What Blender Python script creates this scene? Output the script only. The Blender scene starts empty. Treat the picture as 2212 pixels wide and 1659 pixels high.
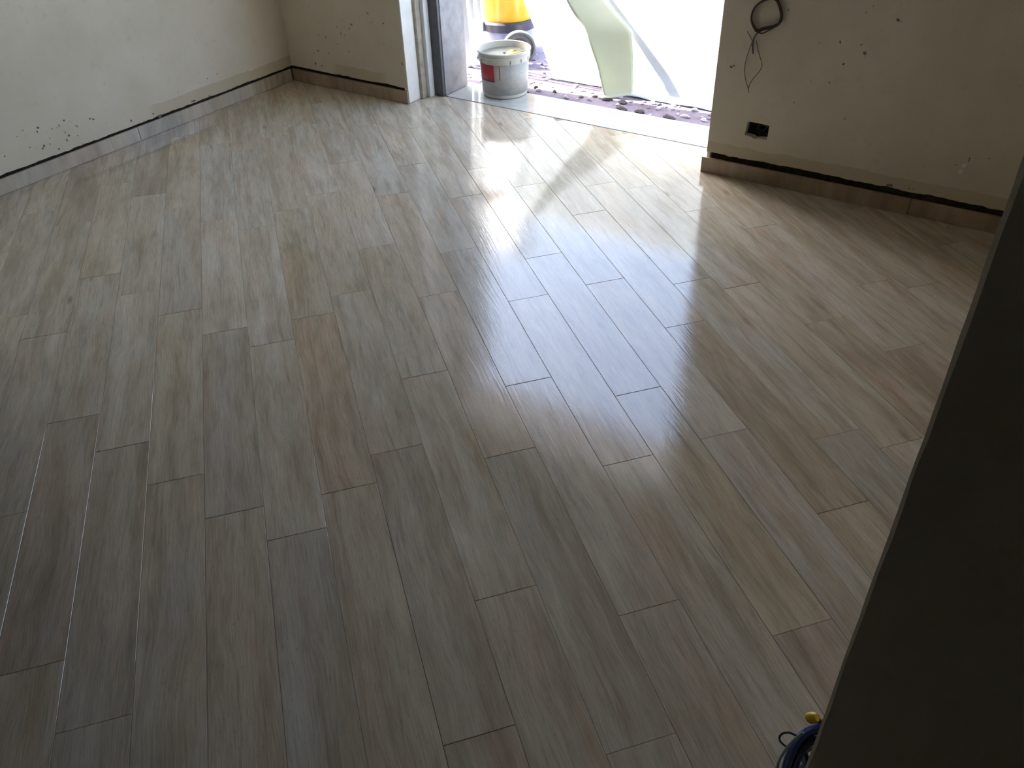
import bpy, bmesh, math, random
from mathutils import Vector, Matrix, noise
from mathutils.geometry import tessellate_polygon

# ------------------------------------------------------------------ camera
S = bpy.context.scene
COL = S.collection
F_PX, CX, CY, H = 1809.09, 1106.0, 829.5, 1.58
CR = Vector((0.838115, 0.544767, -0.028149))
CU = Vector((-0.312341, 0.521557, 0.793991))
CF = Vector((-0.447221, 0.656663, -0.607278))
cam = bpy.data.cameras.new('camera')
cam.sensor_fit = 'HORIZONTAL'
cam.sensor_width = 36.0
cam.lens = 36.0 * F_PX / 2212.0
cam.clip_start = 0.02
cam_o = bpy.data.objects.new('camera', cam)
COL.objects.link(cam_o)
cam_o.matrix_world = Matrix(((CR.x, CU.x, -CF.x, 0), (CR.y, CU.y, -CF.y, 0), (CR.z, CU.z, -CF.z, H), (0, 0, 0, 1)))
S.camera = cam_o

# ------------------------------------------------------------------ light
W = bpy.data.worlds.new('world')
S.world = W
W.use_nodes = True
wn = W.node_tree
wn.nodes.clear()
sky = wn.nodes.new('ShaderNodeTexSky')
sky.sky_type = 'NISHITA'
sky.sun_disc = False
SUN = Vector((-0.745, -0.072, 0.66)).normalized()
sky.sun_elevation = math.asin(SUN.z)
sky.sun_rotation = math.atan2(SUN.x, SUN.y)
sky.air_density = 1.0
sky.dust_density = 3.6
sky.ozone_density = 1.0
bg = wn.nodes.new('ShaderNodeBackground')
bg.inputs['Strength'].default_value = 1.85
wo = wn.nodes.new('ShaderNodeOutputWorld')
wn.links.new(sky.outputs[0], bg.inputs[0])
wn.links.new(bg.outputs[0], wo.inputs[0])

sl = bpy.data.lights.new('sun', 'SUN')
sl.energy = 74.0
sl.angle = math.radians(0.6)
sl.color = (1.0, 0.98, 0.95)
sun_o = bpy.data.objects.new('sun', sl)
COL.objects.link(sun_o)
sun_o.rotation_euler = (-SUN).to_track_quat('-Z', 'Y').to_euler()
sun_o.location = (-5, 0, 8)

vs = S.view_settings
vs.view_transform = 'Standard'
vs.look = 'None'
vs.gamma = 1.0
vs.exposure = 0.10
vs.use_curve_mapping = False
S.cycles.max_bounces = 10
S.cycles.diffuse_bounces = 8
S.cycles.sample_clamp_indirect = 8.0

# ------------------------------------------------------------------ photo helpers
def ray(px, py):
    return CF + CR * ((px - CX) / F_PX) - CU * ((py - CY) / F_PX)
def on_y(px, py, y):
    d = ray(px, py); t = y / d.y
    return Vector((d.x * t, y, H + d.z * t))
def on_x(px, py, x):
    d = ray(px, py); t = x / d.x
    return Vector((x, d.y * t, H + d.z * t))
def on_z(px, py, z=0.0):
    d = ray(px, py); t = (z - H) / d.z
    return Vector((d.x * t, d.y * t, z))

# ------------------------------------------------------------------ node helpers
class NT:
    def __init__(self, name):
        self.m = bpy.data.materials.new(name)
        self.m.use_nodes = True
        self.t = self.m.node_tree
        self.t.nodes.clear()
        self.out = self.n('ShaderNodeOutputMaterial')
        self.b = self.n('ShaderNodeBsdfPrincipled')
        self.l(self.b.outputs[0], self.out.inputs[0])
    def n(self, typ, **kw):
        x = self.t.nodes.new(typ)
        for k, v in kw.items():
            setattr(x, k, v)
        return x
    def l(self, a, b):
        self.t.links.new(a, b)
    def val(self, inp, v):
        if hasattr(v, 'is_linked') or isinstance(v, bpy.types.NodeSocket):
            self.l(v, inp)
        else:
            inp.default_value = v
    def math(self, op, a, b=0.0, clamp=False):
        x = self.n('ShaderNodeMath', operation=op, use_clamp=clamp)
        self.val(x.inputs[0], a); self.val(x.inputs[1], b)
        return x.outputs[0]
    def mapping(self, vec, scale=(1, 1, 1), loc=(0, 0, 0)):
        x = self.n('ShaderNodeMapping')
        self.l(vec, x.inputs[0])
        x.inputs['Scale'].default_value = scale
        x.inputs['Location'].default_value = loc
        return x.outputs[0]
    def noise(self, vec, scale=1.0, detail=4.0, rough=0.55, dist=0.0):
        x = self.n('ShaderNodeTexNoise')
        if vec is not None:
            self.l(vec, x.inputs['Vector'])
        x.inputs['Scale'].default_value = scale
        x.inputs['Detail'].default_value = detail
        x.inputs['Roughness'].default_value = rough
        x.inputs['Distortion'].default_value = dist
        return x.outputs['Fac']
    def rng(self, v, a, b, c=0.0, d=1.0):
        x = self.n('ShaderNodeMapRange')
        self.l(v, x.inputs[0])
        for i, q in enumerate((a, b, c, d)):
            x.inputs[i + 1].default_value = q
        return x.outputs[0]
    def mix(self, fac, a, b, blend='MIX'):
        x = self.n('ShaderNodeMix', data_type='RGBA', blend_type=blend)
        self.val(x.inputs[0], fac)
        for i, c in ((6, a), (7, b)):
            if isinstance(c, tuple):
                x.inputs[i].default_value = (c[0], c[1], c[2], 1)
            else:
                self.l(c, x.inputs[i])
        return x.outputs[2]
    def bump(self, h, strength, dist):
        x = self.n('ShaderNodeBump')
        x.inputs['Strength'].default_value = strength
        x.inputs['Distance'].default_value = dist
        self.l(h, x.inputs['Height'])
        self.l(x.outputs[0], self.b.inputs['Normal'])
        return x
    def obj(self):
        return self.n('ShaderNodeTexCoord').outputs['Object']
    def pos(self):
        return self.n('ShaderNodeNewGeometry').outputs['Position']

def plain(name, col, rough=0.6, var=0.12, scale=14.0, spec=0.5, bump=0.0, metallic=0.0):
    t = NT(name)
    v = t.noise(t.pos(), scale, 4)
    f = t.rng(v, 0.3, 0.7, 1 - var, 1 + var)
    m = t.mix(1.0, col, f, 'MULTIPLY')
    t.l(m, t.b.inputs['Base Color'])
    t.b.inputs['Roughness'].default_value = rough
    t.b.inputs['Specular IOR Level'].default_value = spec
    t.b.inputs['Metallic'].default_value = metallic
    if bump:
        t.bump(v, 1.0, bump)
    return t.m

def wood_tile_material():
    t = NT('wood_look_porcelain')
    oi = t.n('ShaderNodeObjectInfo')
    o = t.obj()
    off = t.n('ShaderNodeCombineXYZ')
    t.l(t.math('MULTIPLY', oi.outputs['Random'], 37.0), off.inputs[0])
    t.l(t.math('MULTIPLY', oi.outputs['Random'], 91.0), off.inputs[1])
    t.l(t.math('MULTIPLY', oi.outputs['Random'], 53.0), off.inputs[2])
    add = t.n('ShaderNodeVectorMath', operation='ADD')
    t.l(o, add.inputs[0]); t.l(off.outputs[0], add.inputs[1])
    p = add.outputs[0]
    # gentle sideways wander of the grain
    wob = t.noise(t.mapping(p, (2.2, 5.0, 1)), 1.0, 2)
    wv = t.n('ShaderNodeCombineXYZ')
    t.l(t.math('MULTIPLY', t.math('SUBTRACT', wob, 0.5), 0.05), wv.inputs[1])
    add2 = t.n('ShaderNodeVectorMath', operation='ADD')
    t.l(p, add2.inputs[0]); t.l(wv.outputs[0], add2.inputs[1])
    q = add2.outputs[0]
    broad = t.noise(t.mapping(q, (1.3, 17.0, 1)), 1.0, 3, 0.5)
    streak = t.noise(t.mapping(q, (3.2, 62.0, 1)), 1.0, 4, 0.6)
    fine = t.noise(t.mapping(q, (14.0, 420.0, 1)), 1.0, 3, 0.6)
    patch = t.noise(t.mapping(q, (2.0, 6.5, 1), (9, 3, 0)), 1.0, 2, 0.5)
    patch3 = t.noise(t.mapping(q, (3.2, 9.0, 1), (31, 7, 2)), 1.0, 3, 0.55)
    patch2 = t.noise(t.mapping(q, (1.6, 11.0, 1), (2, 17, 5)), 1.0, 2, 0.5)
    c = t.mix(t.rng(broad, 0.30, 0.70), (0.315, 0.280, 0.228), (0.450, 0.420, 0.368))
    c = t.mix(t.rng(patch, 0.50, 0.72, 0, 0.55), c, (0.37, 0.285, 0.205))
    c = t.mix(t.rng(patch2, 0.50, 0.70, 0, 0.50), c, (0.435, 0.435, 0.410))
    c = t.mix(t.rng(patch3, 0.52, 0.72, 0, 0.45), c, (0.255, 0.225, 0.185))
    mid = t.noise(t.mapping(q, (5.0, 34.0, 1), (3, 41, 8)), 1.0, 4, 0.6)
    c = t.mix(t.rng(mid, 0.50, 0.72, 0, 0.55), c, (0.245, 0.215, 0.175))
    c = t.mix(t.rng(mid, 0.28, 0.46, 0.45, 0.0), c, (0.475, 0.455, 0.405))
    tint = t.noise(t.mapping(q, (2.4, 21.0, 1), (13, 5, 19)), 1.0, 2, 0.5)
    c = t.mix(t.rng(tint, 0.54, 0.70, 0, 0.40), c, (0.385, 0.310, 0.265))
    c = t.mix(t.rng(streak, 0.54, 0.76, 0, 0.55), c, (0.20, 0.165, 0.125))
    c = t.mix(t.rng(streak, 0.22, 0.42, 0.22, 0.0), c, (0.53, 0.50, 0.45))
    # saw-cut speckle and knots
    spk = t.noise(t.mapping(q, (60.0, 190.0, 1)), 1.0, 2)
    c = t.mix(t.rng(spk, 0.62, 0.76, 0, 0.38), c, (0.20, 0.165, 0.13))
    vor = t.n('ShaderNodeTexVoronoi')
    t.l(t.mapping(q, (3.0, 8.5, 1)), vor.inputs['Vector'])
    vor.inputs['Scale'].default_value = 1.0
    pick = t.n('ShaderNodeSeparateColor')
    t.l(vor.outputs['Color'], pick.inputs[0])
    knot = t.math('MULTIPLY', t.rng(vor.outputs['Distance'], 0.03, 0.13, 1.0, 0.0),
                  t.rng(pick.outputs[0], 0.78, 0.80))
    c = t.mix(t.math('MULTIPLY', knot, 0.7), c, (0.15, 0.12, 0.09))
    fg = t.rng(fine, 0.3, 0.7, 0.82, 1.14)
    c = t.mix(1.0, c, fg, 'MULTIPLY')
    c = t.mix(1.0, c, oi.outputs['Color'], 'MULTIPLY')
    c = t.mix(1.0, c, (1.40, 1.35, 1.22), 'MULTIPLY')
    t.l(c, t.b.inputs['Base Color'])
    rg = t.noise(t.mapping(q, (9.0, 60.0, 1)), 1.0, 3)
    t.l(t.rng(rg, 0.3, 0.7, 0.06, 0.12), t.b.inputs['Roughness'])
    t.b.inputs['IOR'].default_value = 1.52
    rip = t.noise(t.mapping(q, (6.0, 130.0, 1)), 1.0, 3, 0.55)
    h = t.math('ADD', t.math('MULTIPLY', rip, 1.0), t.math('MULTIPLY', fine, 0.25))
    t.bump(h, 0.5, 0.0005)
    return t.m

def plaster_material(name, axis, yellow):
    t = NT(name)
    g = t.pos()
    sep = t.n('ShaderNodeSeparateXYZ'); t.l(g, sep.inputs[0])
    a = t.noise(g, 2.3, 5, 0.6)
    b = t.noise(g, 26.0, 4, 0.6)
    c = t.mix(t.rng(a, 0.3, 0.7), (0.62, 0.56, 0.44), (0.72, 0.665, 0.55))
    c = t.mix(t.rng(b, 0.60, 0.78, 0, 0.35), c, (0.46, 0.41, 0.33))
    # band of old adhesive where a former skirting was removed
    e = t.noise(g, 9.0, 3)
    band = t.math('LESS_THAN', t.math('ADD', sep.outputs[2], t.math('MULTIPLY', e, 0.03)), 0.158)
    u = sep.outputs[0] if axis == 'x' else sep.outputs[1]
    lo, hi = yellow
    m = t.math('MULTIPLY', t.rng(u, lo, lo + 0.05), t.rng(u, hi - 0.05, hi, 1.0, 0.0))
    m = t.math('MULTIPLY', m, band)
    c = t.mix(t.math('MULTIPLY', m, 0.48), c, (0.46, 0.385, 0.24))
    t.l(c, t.b.inputs['Base Color'])
    t.b.inputs['Roughness'].default_value = 0.85
    t.b.inputs['Specular IOR Level'].default_value = 0.2
    f = t.noise(g, 60.0, 3)
    t.bump(t.math('ADD', t.math('MULTIPLY', a, 2.0), t.math('MULTIPLY', f, 0.25)), 0.5, 0.004)
    return t.m

def sheet_material(name, col, tr):
    t = NT(name)
    v = t.noise(t.pos(), 7.0, 4)
    c = t.mix(t.rng(v, 0.3, 0.7), col, tuple(x * 0.93 for x in col))
    t.l(c, t.b.inputs['Base Color'])
    t.b.inputs['Roughness'].default_value = 0.4
    ts = t.n('ShaderNodeBsdfTranslucent')
    t.l(c, ts.inputs[0])
    mx = t.n('ShaderNodeMixShader')
    mx.inputs[0].default_value = tr
    t.l(t.b.outputs[0], mx.inputs[1]); t.l(ts.outputs[0], mx.inputs[2])
    t.l(mx.outputs[0], t.out.inputs[0])
    return t.m

def patio_material():
    t = NT('patio_concrete')
    g = t.pos()
    a = t.noise(g, 5.0, 6, 0.65)
    b = t.noise(g, 45.0, 4, 0.7)
    c = t.mix(t.rng(a, 0.35, 0.65), (0.130, 0.105, 0.145), (0.210, 0.180, 0.235))
    c = t.mix(t.rng(b, 0.56, 0.68, 0, 0.6), c, (0.045, 0.038, 0.043))
    t.l(c, t.b.inputs['Base Color'])
    t.b.inputs['Roughness'].default_value = 0.9
    t.bump(b, 0.8, 0.006)
    return t.m

def marble_material():
    t = NT('threshold_marble')
    g = t.pos()
    a = t.noise(t.mapping(g, (3, 9, 3)), 1.5, 6, 0.6, 1.2)
    c = t.mix(t.rng(a, 0.35, 0.7), (0.54, 0.55, 0.52), (0.44, 0.45, 0.42))
    t.l(c, t.b.inputs['Base Color'])
    t.b.inputs['Roughness'].default_value = 0.10
    return t.m

M = {}
M['tile'] = wood_tile_material()
M['grout'] = plain('grout', (0.27, 0.245, 0.205), 0.9, 0.2, 30)
M['hall_dark'] = plain('dark_hall_wall', (0.15, 0.14, 0.125), 0.95, 0.2, 6, 0.2, 0.002)  # unseen hall walls, made dark to weaken bounce onto the partition face
M['plaster_left'] = plaster_material('plaster_left', 'y', (2.55, 3.62))
M['plaster_bl'] = plaster_material('plaster_back_left', 'x', (-3.62, -3.20))
M['plaster_br'] = plaster_material('plaster_back_right', 'x', (-1.35, 1.9))
M['plaster'] = plaster_material('plaster_plain', 'x', (50, 51))
M['masonry'] = plain('raw_masonry', (0.075, 0.058, 0.042), 0.95, 0.3, 40, 0.1, 0.004)
M['ceiling'] = plain('ceiling_paint', (0.50, 0.47, 0.41), 0.9, 0.05, 3)
M['render_white'] = plain('white_render', (0.80, 0.79, 0.76), 0.9, 0.06, 6)
M['marble'] = marble_material()
M['patio'] = patio_material()
M['sealant'] = plain('dark_joint', (0.045, 0.047, 0.045), 0.9, 0.2, 20, 0.1)
M['content'] = plain('adhesive_skin', (0.19, 0.20, 0.16), 0.5, 0.12, 20)
M['pebble_pale'] = plain('pale_pebble', (0.40, 0.38, 0.44), 0.8, 0.15, 20)
M['pebble_dark'] = plain('dark_pebble', (0.050, 0.043, 0.050), 0.8, 0.25, 20)
M['pebble_mid'] = plain('mauve_pebble', (0.17, 0.14, 0.185), 0.8, 0.2, 20)
M['speck'] = plain('dark_speck', (0.19, 0.17, 0.135), 0.9, 0.35, 90, 0.1)
M['speck_faint'] = plain('faint_speck', (0.34, 0.305, 0.25), 0.9, 0.2, 90, 0.1)
M['pale_filler'] = plain('pale_filler', (0.88, 0.85, 0.78), 0.8, 0.05, 40)
M['jamb_white'] = plain('jamb_white', (0.88, 0.87, 0.82), 0.75, 0.07, 9)
M['jamb_yellow'] = plain('jamb_mastic', (0.40, 0.375, 0.30), 0.8, 0.25, 25)
M['jamb_grey'] = plain('outer_reveal', (0.36, 0.355, 0.37), 0.85, 0.15, 18, 0.3, 0.002)
M['dark_metal'] = plain('dark_metal', (0.085, 0.088, 0.098), 0.5, 0.2, 25, 0.5)
M['white_pvc'] = plain('white_pvc', (0.80, 0.83, 0.84), 0.4, 0.04, 9)
M['strip_white'] = plain('strip_white', (0.50, 0.56, 0.57), 0.4, 0.05, 9)
M['bucket'] = plain('bucket_plastic', (0.60, 0.60, 0.545), 0.38, 0.05, 8)
M['bucket_print'] = plain('bucket_print', (0.45, 0.445, 0.425), 0.45, 0.10, 45)
M['red'] = plain('red_label', (0.42, 0.022, 0.040), 0.4, 0.15, 14)
M['cream'] = plain('adhesive_cream', (0.34, 0.27, 0.05), 0.5, 0.15, 25)
M['adhesive'] = plain('adhesive_dark', (0.03, 0.022, 0.008), 0.7, 0.2, 25)
M['yellow'] = plain('yellow_plastic', (0.56, 0.30, 0.015), 0.30, 0.05, 9)
M['bumper'] = plain('dark_bumper', (0.020, 0.020, 0.034), 0.45, 0.15, 20)
M['base_grey'] = plain('grey_base', (0.20, 0.21, 0.31), 0.45, 0.08, 12)
M['wheel_grey'] = plain('wheel_grey', (0.075, 0.085, 0.085), 0.5, 0.1, 20)
M['rubber'] = plain('wheel_dark', (0.022, 0.025, 0.040), 0.5, 0.2, 20)
M['sheet'] = sheet_material('white_plastic_sheet', (0.80, 0.88, 0.94), 0.25)
M['fold'] = sheet_material('folded_plastic', (0.60, 0.63, 0.46), 0.15)
M['timber'] = plain('rough_timber', (0.42, 0.31, 0.19), 0.8, 0.2, 12)
M['cable'] = plain('dark_cable', (0.045, 0.030, 0.027), 0.5, 0.2, 30)
M['wire_brown'] = plain('brown_wire', (0.14, 0.085, 0.05), 0.5, 0.2, 30)
M['wire_olive'] = plain('olive_wire', (0.15, 0.13, 0.07), 0.5, 0.2, 30)
M['wire_violet'] = plain('violet_wire', (0.10, 0.08, 0.13), 0.5, 0.2, 30)
M['blue'] = plain('blue_conduit', (0.022, 0.060, 0.24), 0.4, 0.15, 40)
M['navy'] = plain('navy_wire', (0.016, 0.020, 0.085), 0.4, 0.15, 40)
M['pale_blue'] = plain('pale_blue_wire', (0.34, 0.44, 0.52), 0.4, 0.1, 40)
M['black'] = plain('black_wire', (0.020, 0.020, 0.016), 0.5, 0.2, 40)
M['yellow_conn'] = plain('yellow_connector', (0.72, 0.50, 0.03), 0.4, 0.1, 40)
M['brown_conn'] = plain('brown_wire_end', (0.22, 0.085, 0.02), 0.5, 0.2, 40)
M['box_dark'] = plain('socket_box', (0.040, 0.030, 0.022), 0.7, 0.3, 40)
M['box_ring'] = plain('socket_ring', (0.020, 0.020, 0.032), 0.6, 0.2, 40)

# ------------------------------------------------------------------ mesh helpers
def link(name, me, mats, parent=None, loc=None, rot=None):
    if not isinstance(mats, (list, tuple)):
        mats = [mats]
    for m in mats:
        me.materials.append(m)
    o = bpy.data.objects.new(name, me)
    COL.objects.link(o)
    if parent is not None:
        o.parent = parent
        o.matrix_parent_inverse = Matrix.Identity(4)
    if loc is not None:
        o.location = loc
    if rot is not None:
        o.rotation_euler = rot
    return o
def tag(o, label=None, cat=None, group=None, kind=None):
    if label: o['label'] = label
    if cat: o['category'] = cat
    if group: o['group'] = group
    if kind: o['kind'] = kind
    return o
def empty(name, loc=(0, 0, 0), rz=0.0):
    o = bpy.data.objects.new(name, None)
    o.empty_display_size = 0.05
    o.location = loc
    o.rotation_euler = (0, 0, rz)
    COL.objects.link(o)
    return o
def mesh(name, v, f, smooth=False):
    me = bpy.data.meshes.new(name)
    me.from_pydata([tuple(x) for x in v], [], f)
    if smooth:
        for p in me.polygons:
            p.use_smooth = True
    me.update()
    return me
class MB:
    def __init__(self):
        self.v, self.f, self.mi = [], [], []
    def add(self, v, f, mi=0):
        n = len(self.v)
        self.v += [Vector(x) for x in v]
        self.f += [tuple(i + n for i in q) for q in f]
        self.mi += [mi] * len(f)
        return self
    def box(self, a, b, mi=0):
        (x0, y0, z0), (x1, y1, z1) = a, b
        v = [(x0, y0, z0), (x1, y0, z0), (x1, y1, z0), (x0, y1, z0), (x0, y0, z1), (x1, y0, z1), (x1, y1, z1), (x0, y1, z1)]
        return self.add(v, [(3, 2, 1, 0), (4, 5, 6, 7), (0, 1, 5, 4), (1, 2, 6, 5), (2, 3, 7, 6), (3, 0, 4, 7)], mi)
    def lathe(self, prof, n=40, mi=0, c=(0, 0, 0), close=False):
        v, f = [], []
        k = len(prof)
        for i in range(n):
            a = 2 * math.pi * i / n
            for r, z in prof:
                v.append((c[0] + r * math.cos(a), c[1] + r * math.sin(a), c[2] + z))
        for i in range(n):
            j = (i + 1) % n
            for q in range(k if close else k - 1):
                q2 = (q + 1) % k
                f.append((i * k + q, j * k + q, j * k + q2, i * k + q2))
        return self.add(v, f, mi)
    def tube(self, pts, r, n=8, mi=0, closed=False):
        pts = [Vector(p) for p in pts]
        m = len(pts)
        v, f = [], []
        up = Vector((0.13, 0.31, 0.94))
        for i, p in enumerate(pts):
            if closed:
                d = pts[(i + 1) % m] - pts[i - 1]
            else:
                d = pts[min(i + 1, m - 1)] - pts[max(i - 1, 0)]
            d.normalize()
            s = d.cross(up)
            if s.length < 1e-4:
                s = d.cross(Vector((1, 0, 0)))
            s.normalize()
            w = d.cross(s)
            rr = r[i] if isinstance(r, (list, tuple)) else r
            for k in range(n):
                a = 2 * math.pi * k / n
                v.append(p + s * (rr * math.cos(a)) + w * (rr * math.sin(a)))
        for i in range(m if closed else m - 1):
            j = (i + 1) % m
            for k in range(n):
                l = (k + 1) % n
                f.append((i * n + k, i * n + l, j * n + l, j * n + k))
        if not closed:
            f.append(tuple(range(n)))
            f.append(tuple((m - 1) * n + k for k in range(n - 1, -1, -1)))
        return self.add(v, f, mi)
    def build(self, name, mats, parent=None, loc=None, rot=None, smooth=False, bevel=0.0, angle=0.6):
        me = mesh(name, self.v, self.f)
        bm = bmesh.new(); bm.from_mesh(me)
        bmesh.ops.recalc_face_normals(bm, faces=bm.faces)
        bm.to_mesh(me); bm.free()
        o = link(name, me, mats, parent, loc, rot)
        for p, i in zip(me.polygons, self.mi):
            p.material_index = i
            p.use_smooth = smooth
        if smooth:
            try:
                me.set_sharp_from_angle(angle=angle)
            except Exception:
                pass
        if bevel:
            md = o.modifiers.new('bevel', 'BEVEL')
            md.width = bevel
            md.segments = 2
            md.limit_method = 'ANGLE'
        return o
def spline(ctrl, sub=8, closed=False):
    P = [Vector(c) for c in ctrl]
    n = len(P)
    out = []
    for i in range(n if closed else n - 1):
        g = lambda k: P[k % n] if closed else P[max(0, min(n - 1, k))]
        p0, p1, p2, p3 = g(i - 1), g(i), g(i + 1), g(i + 2)
        for s in range(sub):
            t = s / sub
            out.append(0.5 * ((2 * p1) + (p2 - p0) * t + (2 * p0 - 5 * p1 + 4 * p2 - p3) * t * t + (3 * p1 - p0 - 3 * p2 + p3) * t ** 3))
    if not closed:
        out.append(P[-1])
    return out
def wall_slab(name, loops, axis, c0, c1, mat, parent):
    """extrude a 2D polygon with holes; loops of (u, z); axis 'y' puts the slab between y=c0 and y=c1"""
    put = (lambda u, z, c: (u, c, z)) if axis == 'y' else (lambda u, z, c: (c, u, z))
    tri = tessellate_polygon([[Vector((u, z, 0)) for u, z in lp] for lp in loops])
    flat = [p for lp in loops for p in lp]
    n = len(flat)
    v = [put(u, z, c0) for u, z in flat] + [put(u, z, c1) for u, z in flat]
    f = [tuple(t) for t in tri] + [tuple(i + n for i in reversed(t)) for t in tri]
    s = 0
    for lp in loops:
        k = len(lp)
        for i in range(k):
            a, b = s + i, s + (i + 1) % k
            f.append((a, b, b + n, a + n))
        s += k
    mb = MB(); mb.add(v, f)
    return mb.build(name, mat, parent)
def ragged(u0, u1, z, amp, seed, step=0.012):
    rnd = random.Random(seed)
    n = max(2, int(abs(u1 - u0) / step))
    out = []
    for i in range(n + 1):
        u = u0 + (u1 - u0) * i / n
        d = noise.noise(Vector((u * 7.0, seed * 3.1, 0))) * amp * 1.1 + noise.noise(Vector((u * 31.0, seed, 5))) * amp * 0.6 + rnd.uniform(-0.12, 0.12) * amp
        out.append((u, z + d))
    return out

# ------------------------------------------------------------------ the room shell
XL, XR = -3.950, 1.70           # plaster faces of the side walls
YBL, YBR = 3.572, 3.512         # plaster faces left and right of the doorway
Y_OUT, ZC = 4.00, 2.70
DX0, DX1, LINT = -3.062, -1.283, 2.17
YREAR = -1.55
YHALL = -4.2  # unseen hall, made deep so little light bounces back

floor = MB().box((XL - 0.2, YHALL - 0.2, -0.20), (XR + 0.2, 3.7695, -0.0014)).build('floor', M['grout'])
tag(floor, kind='structure')

# --- floor tiles 150 x 900, laid diagonally; offsets read off the photograph row by row
ANG = math.radians(139.8838)
LV = Vector((math.cos(ANG), math.sin(ANG), 0))
SV = Vector((math.cos(ANG - math.pi / 2), math.sin(ANG - math.pi / 2), 0))
TW, TL = 0.0952 * H, 0.572 * H
A0 = 0.0525 * H
ROWMOD = {-8: .152, -7: .044, -6: .284, -5: .167, -4: .045, -3: .502, -2: .420, -1: .498, 0: .570, 1: .203, 2: .497,
          3: .113, 4: .412, 5: .015, 6: .422, 7: .198, 8: .357, 9: .300, 10: .113, 11: .544, 12: .213}
GAP = 0.0005
def clip(poly, nx, ny, d):
    out = []
    for i in range(len(poly)):
        a, b = poly[i], poly[(i + 1) % len(poly)]
        da, db = a.x * nx + a.y * ny - d, b.x * nx + b.y * ny - d
        if da <= 0:
            out.append(a)
        if (da < 0 < db) or (db < 0 < da):
            out.append(a + (b - a) * (da / (da - db)))
    return out
def inset(poly, e):
    n = len(poly)
    res = []
    for i in range(n):
        p, a, b = poly[i - 1], poly[i], poly[(i + 1) % n]
        d1, d2 = (a - p).normalized(), (b - a).normalized()
        n1, n2 = Vector((-d1.y, d1.x, 0)), Vector((-d2.y, d2.x, 0))
        m = n1 + n2
        k = m.dot(n1)
        res.append(a + m * (e / max(k, 0.2)))
    return res
def area(poly):
    return 0.5 * sum(poly[i].x * poly[(i + 1) % len(poly)].y - poly[(i + 1) % len(poly)].x * poly[i].y for i in range(len(poly)))
# tiles whose tone stands out in the photograph: (pixel, colour multiplier)
TONES = [((740, 850), (1.04, 0.92, 0.80)), ((500, 900), (0.84, 0.80, 0.78)), ((1800, 1000), (0.80, 0.73, 0.64)), ((620, 950), (1.08, 1.08, 1.04)),
         ((660, 1300), (0.84, 0.86, 0.86)), ((840, 900), (1.10, 1.10, 1.08)), ((950, 900), (0.92, 0.88, 0.85)), ((1580, 1150), (1.00, 1.0, 0.92)),
         ((1400, 1100), (0.98, 0.92, 0.84)), ((1530, 1380), (1.00, 1.02, 1.02)), ((1850, 760), (0.82, 0.74, 0.66)), ((1960, 800), (0.80, 0.70, 0.63)),
         ((320, 380), (0.80, 0.76, 0.71)), ((150, 440), (0.82, 0.73, 0.70)), ((320, 520), (1.08, 1.08, 1.08)), ((450, 620), (1.1, 1.1, 1.1)),
         ((380, 860), (0.96, 0.93, 0.84)), ((590, 680), (1.0, 1.0, 1.0)), ((640, 560), (0.98, 0.92, 0.82)), ((920, 590), (0.96, 0.89, 0.82)),
         ((230, 1250), (0.88, 0.86, 0.84)), ((130, 1200), (0.85, 0.75, 0.72)), ((1000, 1500), (0.84, 0.78, 0.76)), ((1250, 1350), (1.03, 0.96, 0.86)),
         ((1050, 1620), (0.86, 0.76, 0.66)), ((850, 1250), (0.95, 0.88, 0.76)), ((700, 350), (1.12, 1.12, 1.12)), ((760, 420), (1.1, 1.1, 1.1)),
         ((570, 500), (1.12, 1.12, 1.13)), ((1340, 1620), (0.84, 0.85, 0.85)), ((1740, 1420), (0.84, 0.80, 0.82)), ((1660, 560), (0.94, 0.92, 0.86)),
         ((980, 1150), (1.0, 0.98, 0.94)), ((1080, 930), (1.0, 0.93, 0.86)), ((420, 1250), (1.02, 1.02, 1.0)), ((520, 1300), (1.0, 0.92, 0.84))]
def row_of(p):
    v = p.dot(SV)
    return math.floor((v - A0) / TW)
def seg_of(p, k, m):
    return math.floor((p.dot(LV) - m) / TL)
rmod = random.Random(5)
row_m = {k: (ROWMOD[k] * H if k in ROWMOD else rmod.random() * TL) for k in range(-40, 41)}
tone_map = {}
for (px, py), c in TONES:
    p = on_z(px, py)
    k = row_of(p)
    tone_map[(k, seg_of(p, k, row_m[k]))] = tuple(1 + (q - 1) * 0.6 for q in c)
rt = random.Random(21)
bounds = [(1, 0, XR + 0.02), (-1, 0, -(XL - 0.03)), (0, 1, 3.7690), (0, -1, -(YREAR - 0.02))]
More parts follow.
